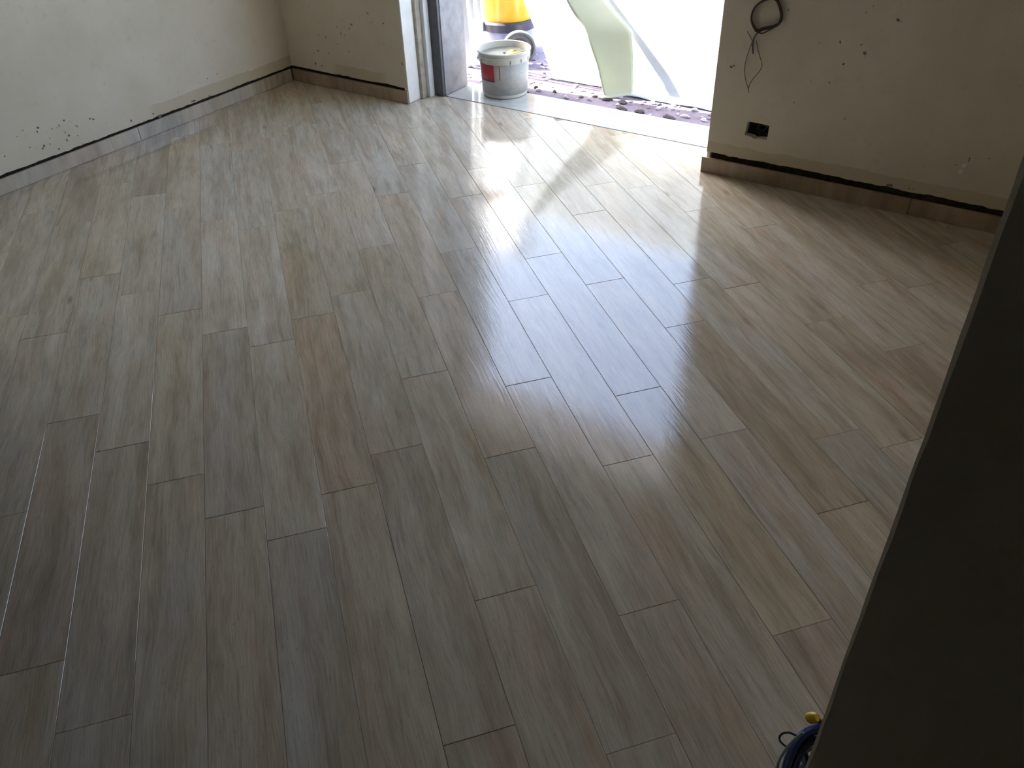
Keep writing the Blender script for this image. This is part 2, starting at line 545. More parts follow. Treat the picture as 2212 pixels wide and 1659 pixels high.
for k in range(-26, 38):
    for s in range(-9, 10):
        tone = rt.uniform(0.94, 1.06)
        warm = rt.uniform(-0.03, 0.04)
        jit = (rt.uniform(-0.00030, 0.00030), rt.uniform(-0.0005, 0.0005), rt.uniform(-0.0016, 0.0016))
        v0 = A0 + k * TW
        u0 = row_m[k] + s * TL
        quad = [LV * u0 + SV * v0, LV * (u0 + TL) + SV * v0, LV * (u0 + TL) + SV * (v0 + TW), LV * u0 + SV * (v0 + TW)]
        quad = [Vector((q.x, q.y, 0)) for q in quad]
        if area(quad) < 0:
            quad.reverse()
        for nx, ny, d in bounds:
            quad = clip(quad, nx, ny, d)
            if len(quad) < 3:
                break
        if len(quad) < 3 or abs(area(quad)) < 0.0015:
            continue
        quad = [q for i, q in enumerate(quad) if (q - quad[i - 1]).length > 1e-4]
        outer = inset(quad, GAP)
        top = inset(quad, GAP + 0.0007)
        c = LV * (u0 + TL / 2) + SV * (v0 + TW / 2)
        rot = Matrix.Rotation(-ANG, 3, 'Z')
        n = len(top)
        V = []
        for ring, z in ((top, 0.0), (outer, -0.0007), (outer, -0.009)):
            for q in ring:
                w = rot @ (q - c)
                V.append((w.x, w.y, z + jit[0] + w.x * jit[1] + w.y * jit[2]))
        Fc = [tuple(range(n))]
        for r in range(2):
            for i in range(n):
                j = (i + 1) % n
                Fc.append((r * n + j, r * n + i, (r + 1) * n + i, (r + 1) * n + j))
        o = link('floor_tile', mesh('floor_tile', V, Fc), M['tile'], floor, (c.x, c.y, -0.0004), (0, 0, ANG))
        mult = tone_map.get((k, s))
        if mult is None:
            mult = (tone * (1 + warm * 0.4), tone, tone * (1 - warm))
        o.color = (mult[0], mult[1], mult[2], 1)

# --- walls: dark raw masonry with a plaster coat that stops, ragged, just above the skirting
wl = MB().box((XL - 0.25, YHALL - 0.2, 0), (XL - 0.032, Y_OUT, ZC)).build('wall_left', M['masonry'])
tag(wl, kind='structure')
lo = ragged(0.70, 3.574, 0.083, 0.006, 1)
wall_slab('plaster', [lo + [(3.574, ZC), (0.70, ZC)]], 'x', XL, XL - 0.034, M['plaster_left'], wl)

wbl = MB().box((XL - 0.034, YBL + 0.030, 0), (DX0 - 0.020, Y_OUT, ZC)).build('wall_back_left', M['masonry'])
tag(wbl, kind='structure')
lo = ragged(XL - 0.02, DX0, 0.085, 0.005, 2)
wall_slab('plaster', [lo + [(DX0, ZC), (XL - 0.02, ZC)]], 'y', YBL, YBL + 0.032, M['plaster_bl'], wbl)

wbr = MB()
# masonry right of the doorway, built around the socket recess
SX0, SX1 = on_y(1610, 280, YBR).x, on_y(1663, 280, YBR).x
SZ0, SZ1 = on_y(1636, 303, YBR).z, on_y(1640, 264, YBR).z
yb = YBR + 0.032
wbr.box((DX1 + 0.012, yb, 0), (SX0, Y_OUT, ZC)).box((SX1, yb, 0), (XR + 0.2, Y_OUT, ZC))
wbr.box((SX0, yb, 0), (SX1, Y_OUT, SZ0)).box((SX0, yb, SZ1), (SX1, Y_OUT, ZC)).box((SX0, yb + 0.05, SZ0), (SX1, Y_OUT, SZ1))
wbr = wbr.build('wall_back_right', M['masonry'])
tag(wbr, kind='structure')
lo = ragged(DX1, XR + 0.02, 0.093, 0.008, 3)
hole_px = [(1615, 262), (1637, 266), (1662, 272), (1659, 290), (1656, 302), (1642, 300), (1630, 300), (1622, 295), (1608, 292), (1612, 277)]
hole = [(on_y(a, b, YBR).x, on_y(a, b, YBR).z) for a, b in hole_px]
wall_slab('plaster', [lo + [(XR + 0.02, ZC), (DX1, ZC)], hole], 'y', YBR, YBR + 0.034, M['plaster_br'], wbr)

wr = MB().box((XR, 0.905, 0), (XR + 0.25, YBR + 0.03, ZC)).build('wall_right', M['plaster'])
tag(wr, kind='structure')
wre = MB().box((XL, YHALL - 0.25, 0), (XR, YHALL, ZC)).build('wall_rear', M['hall_dark'])
tag(wre, kind='structure')
whr = MB().box((XR, YHALL - 0.25, 0), (XR + 0.25, 0.904, ZC)).build('wall_hall_right', M['hall_dark'])
tag(whr, kind='structure')
whl = MB().box((XL - 0.0345, YHALL, 0), (XL + 0.015, 0.70, ZC)).build('wall_hall_left', M['hall_dark'])
tag(whl, kind='structure')
ce = MB().box((XL - 0.25, YHALL - 0.25, ZC), (XR + 0.25, Y_OUT + 0.02, ZC + 0.27)).build('ceiling', M['ceiling'])
tag(ce, kind='structure')
lint = MB().box((DX0 - 0.02, YBR + 0.02, LINT), (DX1 + 0.012, Y_OUT, ZC)).build('wall_lintel', M['plaster'])
tag(lint, kind='structure')

# --- partition end that stands close on the right, its lit arris catching the light
NX, NY = -0.0135, 0.78
pw = MB()
zs = [i * 0.03 for i in range(int(ZC / 0.03) + 1)]
zs[-1] = ZC
rp = random.Random(9)
V, Fq = [], []
for i, z in enumerate(zs):
    d = noise.noise(Vector((z * 9, 1.7, 0))) * 0.0022 + rp.uniform(-0.0006, 0.0006)
    e = 0.0045 + noise.noise(Vector((z * 14, 5.7, 0))) * 0.002
    x = NX + d * 0.6
    V += [(XR, NY, z), (x + e, NY, z), (x, NY + e, z), (x, NY + 0.125, z), (XR, NY + 0.125, z)]
for i in range(len(zs) - 1):
    for q in range(5):
        r = (q + 1) % 5
        Fq.append((i * 5 + q, i * 5 + r, (i + 1) * 5 + r, (i + 1) * 5 + q))
Fq += [(0, 1, 2, 3, 4), tuple((len(zs) - 1) * 5 + q for q in (4, 3, 2, 1, 0))]
pw.add(V, Fq)
pw.box((XL, NY, 0), (-2.75, NY + 0.125, ZC))  # unseen left stub, added with the header to darken the hall side
pw.box((-2.75, NY, 2.15), (NX + 0.01, NY + 0.125, ZC))  # unseen header beam, added to block light along the ceiling
pw = pw.build('wall_partition', M['plaster'])
tag(pw, kind='structure')

# --- skirting tiles
def skirting(name, pieces, z1=0.069, tint=(0.68, 0.59, 0.52)):  # default tint puts the back wall's shade into the tile colour
    root = empty(name)
    tag(root, kind='structure')
    for i, (a, b, along) in enumerate(pieces):
        c = [(a[j] + b[j]) / 2 for j in range(2)]
        hx, hy = abs(b[0] - a[0]) / 2, abs(b[1] - a[1]) / 2
        if along == 'x':
            bx = MB().box((-hx, -hy, 0), (hx, hy, z1)); rz = 0
        else:
            bx = MB().box((-hy, -hx, 0), (hy, hx, z1)); rz = math.pi / 2
        o = bx.build('skirting_tile', M['tile'], root, (c[0], c[1], 0.0005), (0, 0, rz), bevel=0.0008)
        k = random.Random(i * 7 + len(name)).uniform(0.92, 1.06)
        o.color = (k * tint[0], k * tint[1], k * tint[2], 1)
    return root
yj = on_z(304, 303).y
sk = []
y = 3.560
cuts = [3.560, yj, yj - 0.902, yj - 1.804, 0.91]
for a, b in zip(cuts[:-1], cuts[1:]):
    sk.append(((XL - 0.006, b + 0.001), (XL + 0.005, a - 0.001), 'y'))
skirting('baseboard_left', sk, tint=(0.97, 1.0, 1.07))
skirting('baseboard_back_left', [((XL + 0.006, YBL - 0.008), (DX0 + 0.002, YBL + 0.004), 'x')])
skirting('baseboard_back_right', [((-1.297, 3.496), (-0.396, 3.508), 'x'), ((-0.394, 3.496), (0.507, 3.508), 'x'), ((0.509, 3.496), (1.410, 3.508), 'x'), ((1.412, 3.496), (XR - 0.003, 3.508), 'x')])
# mortar bed the skirting tiles stand against
for nm, a, b in (('trim_1', (XL - 0.0319, 0.71, 0), (XL - 0.0065, 3.57, 0.052)), ('trim_2', (XL, YBL + 0.0045, 0), (DX0 - 0.006, YBL + 0.0299, 0.052)),
                 ('trim_3', (DX1 + 0.004, 3.5085, 0), (XR, YBR + 0.0319, 0.048))):
    tag(MB().box(a, b).build(nm, M['masonry']), kind='structure')

# --- doorway: reveals, frame, threshold
dl = empty('door_1', (DX0, 3.62, 0))
tag(dl, kind='structure')
def dbox(nm, a, b, m, bev=0.002):
    o = MB().box(tuple(a[i] - (DX0, 3.62, 0)[i] for i in range(3)), tuple(b[i] - (DX0, 3.62, 0)[i] for i in range(3))).build(nm, m, dl, bevel=bev)
    return o
dbox('inner_reveal', (DX0 - 0.02, YBL + 0.001, 0.001), (DX0 + 0.006, 3.672, LINT), M['jamb_white'])
dbox('mastic_strip', (DX0 - 0.02, 3.673, 0.001), (DX0 + 0.024, 3.712, LINT), M['jamb_yellow'])
dbox('frame_post', (DX0 - 0.02, 3.713, 0.001), (DX0 + 0.046, 3.756, LINT), M['white_pvc'])
dbox('metal_track', (DX0 - 0.02, 3.757, 0.001), (DX0 + 0.104, 3.7765, LINT), M['dark_metal'])
dbox('outer_reveal', (DX0 - 0.02, 3.777, 0.001), (DX0 + 0.108, Y_OUT - 0.01, LINT), M['jamb_grey'], 0.004)
dbox('right_reveal', (DX1 - 0.002, YBR + 0.012, 0.001), (DX1 + 0.012, Y_OUT - 0.01, LINT), M['jamb_white'])
dbox('head_reveal', (DX0 + 0.11, YBL + 0.02, LINT - 0.03), (DX1 - 0.002, Y_OUT - 0.01, LINT), M['jamb_white'])
th = MB().box((DX0 + 0.04, 3.7785, -0.05), (DX1 + 0.03, 4.042, -0.0005)).build('door_threshold', M['marble'], bevel=0.003)
tag(th, kind='structure')
sj = MB().box((DX0 + 0.045, 3.7697, -0.05), (DX1 + 0.03, 3.7783, -0.003)).build('trim_4', M['sealant'])
tag(sj, kind='structure')

# ------------------------------------------------------------------ outside
PZ = -0.012
pat = MB().box((-14, 4.046, -0.3), (8, 14, PZ)).build('patio_ground', M['patio'])
tag(pat, kind='structure')
# loose pebbles and rubble on the patio just outside the sill
rp = random.Random(4)
proto = {}
for key in ('pebble_pale', 'pebble_dark', 'pebble_mid'):
    for q in range(3):
        V, Fc = [], []
        n = 9
        for z, s in ((-0.4, 0.86), (0.35, 1.0), (1.0, 0.55)):
            for i in range(n):
                a = 2 * math.pi * i / n
                rr = s * (1 + 0.22 * math.sin(a * 2 + q * 2.1 + z) + rp.uniform(-0.12, 0.12))
                V.append((rr * math.cos(a), rr * math.sin(a), z))
        for r in range(2):
            for i in range(n):
                j = (i + 1) % n
                Fc.append((r * n + i, r * n + j, (r + 1) * n + j, (r + 1) * n + i))
        Fc.append(tuple(2 * n + i for i in range(n)))
        me = mesh('pebble', V, Fc, False)
        me.materials.append(M[key])
        proto[(key, q)] = me
done = []
def pebble(key, x, y, sx, sy, sz, rz):
    o = bpy.data.objects.new('pebble', proto[(key, rp.randrange(3))])
    COL.objects.link(o)
    o.parent = pat
    o.location = (x, y, PZ + sz * 0.25)
    o.scale = (sx, sy, sz)
    o.rotation_euler = (0, 0, rz)
    done.append((x, y))
for px, py, k, s in ((1170, 148, 'pebble_pale', .016), (1149, 178, 'pebble_pale', .02), (1186, 184, 'pebble_pale', .019), (1163, 197, 'pebble_pale', .016), (1258, 197, 'pebble_pale', .02),
                     (1243, 179, 'pebble_pale', .017), (1297, 204, 'pebble_pale', .017), (1318, 186, 'pebble_pale', .015), (1273, 217, 'pebble_pale', .014), (1410, 225, 'pebble_pale', .02),
                     (1500, 240, 'pebble_pale', .02), (1480, 254, 'pebble_pale', .022), (1520, 262, 'pebble_pale', .02), (1455, 230, 'pebble_pale', .016), (1222, 213, 'pebble_pale', .015),
                     (1445, 256, 'pebble_dark', .034), (1382, 243, 'pebble_dark', .03), (1342, 236, 'pebble_dark', .032), (1198, 200, 'pebble_dark', .012), (1158, 191, 'pebble_dark', .012),
                     (1345, 223, 'pebble_dark', .03), (1312, 217, 'pebble_dark', .026), (1175, 160, 'pebble_dark', .012)):
    g = on_z(px, py, PZ)
    pebble(k, g.x, max(g.y, 4.075), s * 1.15, s * 0.62, 0.012, rp.uniform(-0.4, 0.4))
for i in range(230):
    x, y = rp.uniform(-3.4, -1.1), rp.uniform(4.06, 4.75)
    s = rp.uniform(0.006, 0.016)
    if any((x - a) ** 2 + (y - b) ** 2 < 0.0009 for a, b in done):
        continue
    pebble(rp.choice(('pebble_mid', 'pebble_mid', 'pebble_pale', 'pebble_dark')), x, y, s * rp.uniform(0.9, 1.5), s, s * 0.5, rp.uniform(0, 3))

tw = MB().box((-2.58, 4.505, PZ), (1.2, 4.615, 0.95)).build('wall_terrace', M['render_white'])
tag(tw, kind='structure')
bw = MB().box((-5.0, 0, PZ), (1.0, 0.25, 3.42)).box((-5.05, -0.03, 3.42), (1.05, 0.28, 3.49)).build('wall_boundary', M['render_white'], None, (-6.0, 8.2, 0), (0, 0, math.radians(-30)))
tag(bw, kind='structure')

# timber plank lying on the terrace wall, the plastic sheets hang over it
pk = MB().box((-1.9, -0.09, 0), (1.9, 0.09, 0.038)).build('timber_plank', M['timber'], None, (-1.45, 4.56, 0.95), bevel=0.003)
tag(pk, 'rough timber plank lying along the top of the low terrace wall', 'plank')

# --- hanging plastic sheets
def edge(pts, y):
    return [(on_y(a, b, y).z, on_y(a, b, y).x) for a, b in pts]
def at(e, z):
    e = sorted(e)
    if z <= e[0][0]:
        return e[0][1]
    for (z0, x0), (z1, x1) in zip(e[:-1], e[1:]):
        if z <= z1:
            return x0 + (x1 - x0) * (z - z0) / (z1 - z0)
    (z0, x0), (z1, x1) = e[-2], e[-1]
    return x1 + (x1 - x0) / (z1 - z0) * (z - z1) * 0.8
YS = 4.36
eA = edge([(1188, 163), (1160, 92), (1137, 40), (1120, 0)], YS)
eB = edge([(1338, 200), (1318, 120), (1287, 50), (1255, 0)], YS)
eC = edge([(1371, 208), (1368, 120), (1362, 66), (1300, 0)], YS)
def drape(left, right, y0, seed, nu=44, foot=0.05, amp=0.004, ztop=0.996, dy=0.0, zback=0.55, turn=0.0):
    path = []
    path.append((y0 - foot, PZ + 0.004)); path.append((y0 - foot * 0.4, PZ + 0.005))
    n = 26
    for i in range(n + 1):
        t = i / n
        path.append((y0 + (4.462 - dy - y0) * t ** 1.3, PZ + 0.012 + (ztop - 0.02 - PZ) * t))
    path += [(4.475 - dy, ztop + 0.002), (4.56, ztop + 0.003), (4.648, ztop + 0.002), (4.662 + dy, ztop - 0.03), (4.668 + dy, (ztop + zback) / 2), (4.67 + dy, zback)]
    V, Fc = [], []
    for j, (y, z) in enumerate(path):
        back = j > n + 4
        zz = max(z, 0.0) if not back else ztop
        x0, x1 = left(zz), right(zz)
        for i in range(nu + 1):
            u = i / nu
            x = x0 + (x1 - x0) * u
            w = noise.noise(Vector((x * 4.5 + zz * 1.6, seed, zz * 0.6))) * amp * 2 + noise.noise(Vector((x * 14 + zz * 3, seed + 7, zz * 1.5))) * amp * 0.5
            k = 1.0 if 2 < j < n else 0.15
            wz = abs(noise.noise(Vector((x * 9, seed + 3, y * 20)))) * 0.010 if j < 3 else 0
            V.append((x, y + w * k - (amp * 0.6 if k == 1 else 0) + (turn * (u - 1.0) if j < n else 0), z + wz))
    for j in range(len(path) - 1):
        for i in range(nu):
            a = j * (nu + 1) + i
            Fc.append((a, a + 1, a + nu + 2, a + nu + 1))
    return mesh('sheet', V, Fc, True)
def sheet_obj(name, me, mat, parent=None):
    o = link(name, me, mat, parent)
    md = o.modifiers.new('thickness', 'SOLIDIFY')
    md.thickness = 0.0025
    md.offset = 0
    return o
sA = sheet_obj('plastic_sheet', drape(lambda z: at(eA, z), lambda z: at(eB, z) + 0.03, 4.39, 1.0, foot=0.05, zback=0.82), M['sheet'])
tag(sA, 'white plastic sheet hanging slanted beside the yellow vacuum, foot trailing on the patio', 'plastic sheet', 'plastic sheets over the plank')
sB = sheet_obj('plastic_sheet', drape(lambda z: at(eC, z) - 0.02, lambda z: 0.28, 4.365, 4.0, nu=90, foot=0.09, dy=0.010, ztop=1.004), M['sheet'])
tag(sB, 'wide white plastic sheet with a yellowish folded edge hanging at the doorway', 'plastic sheet', 'plastic sheets over the plank')
sheet_obj('folded_edge', drape(lambda z: at(eB, z) - 0.005, lambda z: at(eC, z) + 0.01, 4.330, 9.0, nu=12, foot=0.04, amp=0.001, dy=0.034, ztop=1.012, zback=0.8, turn=0.13), M['fold'], sB)['label'] = 'yellowish folded edge of the sheet'

# --- white strips leaning on the outside wall
def strip(foot_px, top_px, ztop, label, w=0.036):
    f = on_z(*foot_px, PZ)
    # top end rests on the outer wall face; x chosen so that the strip runs along its line in the photo
    best = None
    for i in range(400):
        x = f.x - 0.9 + i * 0.003
        t = Vector((x, Y_OUT + 0.03, ztop))
        a, b = f, t
        best_d = 9e9
        for q in range(40):
            p = a + (b - a) * (q / 60)
            d = p - Vector((0, 0, H))
            pxx = CX + F_PX * d.dot(CR) / d.dot(CF); pyy = CY - F_PX * d.dot(CU) / d.dot(CF)
            best_d = min(best_d, (pxx - top_px[0]) ** 2 + (pyy - top_px[1]) ** 2)
        if best is None or best_d < best[0]:
            best = (best_d, t)
    t = best[1]
    d = (t - f)
    L = d.length
    d.normalize()
    side = Vector((0.81, 0.59, 0)).normalized()
    side = (side - d * side.dot(d)).normalized()
    nrm = d.cross(side)
    mb = MB()
    prof = [(-w / 2, -0.005), (w / 2, -0.005), (w / 2, 0.005), (w * 0.2, 0.005), (w * 0.14, 0.001), (-w * 0.14, 0.001), (-w * 0.2, 0.005), (-w / 2, 0.005)]
    V = [side * a + nrm * b for a, b in prof] + [side * a + nrm * b + d * L for a, b in prof]
    n = len(prof)
    mb.add(V, [(i, (i + 1) % n, (i + 1) % n + n, i + n) for i in range(n)] + [tuple(range(n - 1, -1, -1)), tuple(range(n, 2 * n))])
    o = mb.build('plastic_strip', M['strip_white'], None, f + Vector((0, 0, 0.004)))
    tag(o, label, 'plastic strip', 'white strips leaning outside the doorway')
strip((1014, 145), (1001, 0), 2.1, 'white grooved strip leaning outside the doorway, closest to the grey reveal')
strip((1027, 141), (1016, 0), 2.1, 'white grooved strip leaning between two others outside the doorway')
strip((1040, 137), (1031, 0), 2.1, 'white grooved strip leaning outside the doorway, closest to the yellow vacuum')

# ------------------------------------------------------------------ bucket
bc = Vector((-2.690, 3.985, 0.0))
bk = empty('adhesive_bucket', bc)
tag(bk, 'white plastic bucket with a red label square standing on the marble threshold', 'bucket')
prof = [(0.0, 0.0), (0.118, 0.0), (0.126, 0.006), (0.128, 0.02), (0.1375, 0.190), (0.1375, 0.194), (0.1425, 0.195), (0.1430, 0.212), (0.1470, 0.213), (0.1475, 0.226), (0.1435, 0.228),
        (0.1440, 0.238), (0.1500, 0.239), (0.1515, 0.246), (0.1480, 0.249), (0.1420, 0.246), (0.1365, 0.215), (0.1265, 0.03), (0.0, 0.022)]
MB().lathe(prof, 64).build('shell', M['bucket'], bk, smooth=True)
def band(a0, a1, z0, z1, off, n, m, nm, parent=bk):
    V, Fc = [], []
    rr = lambda z: 0.128 + (z - 0.02) / 0.170 * 0.0095 + off
    for i in range(n + 1):
        a = math.radians(a0 + (a1 - a0) * i / n)
        for z in (z0, z1):
            V.append((rr(z) * math.cos(a), rr(z) * math.sin(a), z))
    for i in range(n):
        Fc.append((2 * i, 2 * i + 2, 2 * i + 3, 2 * i + 1))
    o = link(nm, mesh(nm, V, Fc, True), m, parent)
    md = o.modifiers.new('t', 'SOLIDIFY'); md.thickness = 0.0008; md.offset = 1
    return o
AF = math.degrees(math.atan2(-bc.y, -bc.x))       # towards the room
wrap = band(AF - 75, AF + 95, 0.022, 0.187, 0.0004, 60, M['bucket_print'], 'printed_wrap')
lb = band(AF - 69, AF - 25, 0.102, 0.187, 0.0014, 20, M['red'], 'red_label')
lb['label'] = 'red label square'
band(AF - 69, AF - 25, 0.096, 0.1015, 0.0014, 20, plain('label_edge', (0.11, 0.03, 0.09), 0.4), 'label_border')
for i, (z0, z1, a0, a1) in enumerate(((0.135, 0.137, -4, 62), (0.116, 0.118, 4, 62), (0.094, 0.0955, 8, 62), (0.074, 0.076, 10, 60), (0.055, 0.0565, 10, 58))):
    band(AF + a0, AF + a1, z0, z1, 0.0012, 24, M['bucket'], 'print_line')
band(AF - 12, AF - 10.6, 0.11, 0.180, 0.0012, 3, M['red'], 'print_line')
# ribs under the rim
for i in range(14):
    a = 2 * math.pi * i / 14 + 0.2
    o = MB().box((-0.0025, -0.004, 0), (0.0045, 0.004, 0.018)).build('rim_rib', M['bucket'], bk, (0.1430 * math.cos(a), 0.1430 * math.sin(a), 0.195), (0, 0, a))
# contents: pale skin of adhesive with a torn cream lump
MB().lathe([(0.0, 0.205), (0.06, 0.206), (0.11, 0.209), (0.1355, 0.214)], 48).build('content', M['content'], bk, smooth=True)
V, Fc = [], []
ax = math.radians(AF + 70)
cx0, cy0 = 0.062 * math.cos(ax), 0.062 * math.sin(ax)
n = 18
for r, z in ((1.0, 0.209), (0.75, 0.224), (0.4, 0.232), (0.0, 0.233)):
    for i in range(n):
        a = 2 * math.pi * i / n
        k = 1 + 0.12 * math.sin(3 * a)
        V.append((cx0 + 0.066 * r * k * math.cos(a) * 1.0, cy0 + 0.052 * r * k * math.sin(a), z + 0.004 * math.sin(a * 2 + r * 5)))
for j in range(3):
    for i in range(n):
        q = (i + 1) % n
        Fc.append((j * n + i, j * n + q, (j + 1) * n + q, (j + 1) * n + i))
link('cream_lump', mesh('cream_lump', V, Fc, True), M['cream'], bk)
ah = math.radians(AF + 120)
tear = [(-0.052, 0.012), (-0.01, 0.030), (0.045, 0.018), (0.05, 0.006), (0.0, 0.008), (-0.04, 0.0)]
V = []
for a, b in tear:
    d = Vector((CR.x, CR.y, 0)).normalized(); e = Vector((CF.x, CF.y, 0)).normalized()
    p = Vector((cx0, cy0, 0)) + d * a * 1.2 + e * (b * 1.3 + 0.040)
    V.append((p.x, p.y, 0.2115))
V += [(x, y, 0.2085) for x, y, z in V]
k = len(tear)
link('tear', mesh('tear', V, [tuple(range(k)), tuple(range(2 * k - 1, k - 1, -1))] + [(i, (i + 1) % k, (i + 1) % k + k, i + k) for i in range(k)]), M['adhesive'], bk)
# wire handle resting against the side
hp = []
for i in range(25):
    t = math.pi * i / 24
    a = math.radians(AF + 180) + 0.0
    d1 = Vector((math.cos(math.radians(AF + 90)), math.sin(math.radians(AF + 90)), 0))
    d2 = Vector((math.cos(a), math.sin(a), 0))
    hp.append(d1 * (0.150 * math.cos(t)) + d2 * (0.160 * math.sin(t)) + Vector((0, 0, 0.200 - 0.10 * math.sin(t))))
MB().tube(hp, 0.0022, 6).build('handle', M['wheel_grey'], bk, smooth=True)

# ------------------------------------------------------------------ yellow vacuum on wheels
vc = Vector((-3.150, 4.720, PZ))
va = empty('wheeled_vacuum', vc)
tag(va, 'yellow drum vacuum with dark bumper band on a grey wheeled base', 'vacuum cleaner')
MB().lathe([(0.0, 0.045), (0.150, 0.045), (0.172, 0.055), (0.176, 0.085), (0.168, 0.125), (0.160, 0.150), (0.0, 0.152)], 48).build('base', M['base_grey'], va, smooth=True)
MB().lathe([(0.0, 0.150), (0.176, 0.150), (0.192, 0.158), (0.194, 0.200), (0.186, 0.212), (0.0, 0.212)], 56).build('bumper', M['bumper'], va, smooth=True)
MB().lathe([(0.0, 0.205), (0.168, 0.205), (0.172, 0.215), (0.185, 0.470), (0.188, 0.485), (0.0, 0.486)], 56).build('drum', M['yellow'], va, smooth=True)
MB().lathe([(0.0, 0.484), (0.192, 0.484), (0.194, 0.505), (0.150, 0.545), (0.100, 0.575), (0.0, 0.585)], 48).build('motor_head', M['bumper'], va, smooth=True)
MB().tube(spline([(-0.09, 0, 0.555), (-0.075, 0, 0.610), (0, 0, 0.625), (0.075, 0, 0.610), (0.09, 0, 0.555)], 6), 0.011, 10).build('carry_handle', M['bumper'], va, smooth=True)
for ang in (200, 250):
    a = math.radians(ang)
    MB().box((-0.012, -0.016, 0.0), (0.012, 0.016, 0.055)).build('bumper_clip', M['wheel_grey'], va, (0.191 * math.cos(a), 0.191 * math.sin(a), 0.156), (0, 0, a), bevel=0.002)
def wheel(p, face, R, wd):
    rz = math.atan2(face.y, face.x)
    w = MB().lathe([(R * 0.60, -wd / 2), (R * 0.97, -wd / 2), (R, -wd * 0.3), (R, wd * 0.3), (R * 0.97, wd / 2), (R * 0.86, wd / 2), (R * 0.80, wd * 0.28), (R * 0.60, wd * 0.22)], 36, close=True)
    o = w.build('wheel', M['wheel_grey'], va, p, (0, math.pi / 2, rz), smooth=True)
    MB().lathe([(0.0, -wd * 0.4), (R * 0.81, -wd * 0.4), (R * 0.81, wd * 0.22), (R * 0.3, wd * 0.20), (R * 0.26, wd * 0.42), (0.0, wd * 0.46)], 30).build('wheel_disc', M['rubber'], o, smooth=True)
wf = Vector((0.62, -0.78, 0)).normalized()
wc = on_z(1122, 141, PZ)
wheel((wc.x - vc.x, wc.y - vc.y, 0.103), wf, 0.102, 0.05)
wheel((wc.x - vc.x - wf.x * 0.40, wc.y - vc.y - wf.y * 0.40, 0.103), -wf, 0.102, 0.05)
for dx, dy in ((-0.115, -0.10), (-0.15, 0.06)):
    wheel((dx, dy, 0.028), Vector((0.3, -0.95, 0)), 0.027, 0.022)
MB().tube([(wc.x - vc.x, wc.y - vc.y, 0.103), (wc.x - vc.x - wf.x * 0.40, wc.y - vc.y - wf.y * 0.40, 0.103)], 0.010, 10).build('axle', M['bumper'], va, smooth=True)

# ------------------------------------------------------------------ wall dirt
def blob(mb, put, c, ru, rz, seed, mi):
    r = random.Random(seed)
    n = 9
    o = r.uniform(0, 6)
    pts = []
    for i in range(n):
        a = 2 * math.pi * i / n
        k = r.uniform(0.35, 1.35)
        pts.append((c[0] + ru * k * math.cos(a), c[1] + rz * k * math.sin(a)))
    V = [put(c[0], c[1], 0.0009)] + [put(u, z, 0.0007) for u, z in pts] + [put(c[0] + (u - c[0]) * 1.1, c[1] + (z - c[1]) * 1.1, -0.0003) for u, z in pts]
    Fc = [(0, 1 + i, 1 + (i + 1) % n) for i in range(n)] + [(1 + i, 1 + n + i, 1 + n + (i + 1) % n, 1 + (i + 1) % n) for i in range(n)]
    mb.add(V, Fc, mi)
def specks(name, parent, lst, plane, val, x0, y0, sc):
    mb = MB()
    for i, q in enumerate(lst):
        zx, zy, rr = q[0], q[1], q[2]
        faint = len(q) > 3 and q[3]
        asp = q[4] if len(q) > 4 else 1.0
        px, py = x0 + zx * sc, y0 + zy * sc
        if plane == 'x':
            p = on_x(px, py, val); c = (p.y, p.z); put = lambda u, z, d: (val + d, u, z)
        else:
            p = on_y(px, py, val); c = (p.x, p.z); put = lambda u, z, d: (u, val - d, z)
        m = rr * sc / F_PX * (p - Vector((0, 0, H))).length
        for k in range(2 if rr > 14 else 1):
            r = random.Random(i * 5 + k)
            blob(mb, put, (c[0] + (r.uniform(-1, 1) * m * 0.7 if k else 0), c[1] + (r.uniform(-1, 1) * m * 0.7 if k else 0)), m * (0.55 if k else 0.8) * asp, m * (0.55 if k else 0.9), i * 11 + k, 1 if faint else 0)
    o = mb.build(name, [M['speck'], M['speck_faint']], parent)
    o['kind'] = 'stuff'
specks('dirt_specks', wl, [(605, 265, 20), (590, 330, 14), (940, 230, 16), (1020, 150, 16), (360, 310, 16, 1), (1220, 240, 18, 1), (1100, 380, 17), (1070, 465, 20), (1040, 340, 15, 1), (1240, 390, 11),
       (700, 555, 22), (680, 595, 15), (480, 580, 11), (575, 580, 8, 1), (940, 605, 16), (1435, 125, 15), (1487, 130, 18), (1695, 185, 8, 1), (790, 430, 12, 1), (800, 525, 12, 1), (830, 280, 18, 1),
       (75, 720, 10), (270, 410, 12, 1), (2090, 160, 20), (1310, 520, 8), (910, 265, 10, 1), (1110, 165, 10, 1)], 'x', XL, 0, 240, 0.13562)
specks('dirt_specks', wl, [(720, 935, 18), (840, 985, 34, 0, 1.4), (1790, 605, 24, 0, 1.4), (1490, 690, 18, 0, 3.0), (1930, 175, 14), (1750, 260, 14, 1), (1610, 340, 8, 1), (1190, 520, 12, 1), (540, 1080, 14, 1)], 'x', XL, 250, 140, 0.11302)
specks('dirt_specks', wbl, [(990, 445, 22), (945, 510, 16), (730, 485, 15), (1560, 420, 18), (1350, 405, 18, 1), (1275, 240, 22, 1), (395, 905, 17), (580, 955, 14), (345, 1140, 22), (455, 1180, 15), (230, 755, 12, 1),
       (400, 630, 14, 1), (530, 670, 20, 1), (745, 785, 18, 1), (800, 600, 20, 1), (1565, 780, 14, 1), (1130, 320, 10, 1), (935, 920, 16, 1), (1010, 1025, 10, 1), (860, 630, 14, 1), (320, 950, 15, 1), (1900, 1150, 20, 1)], 'y', YBL, 640, 0, 0.12054)
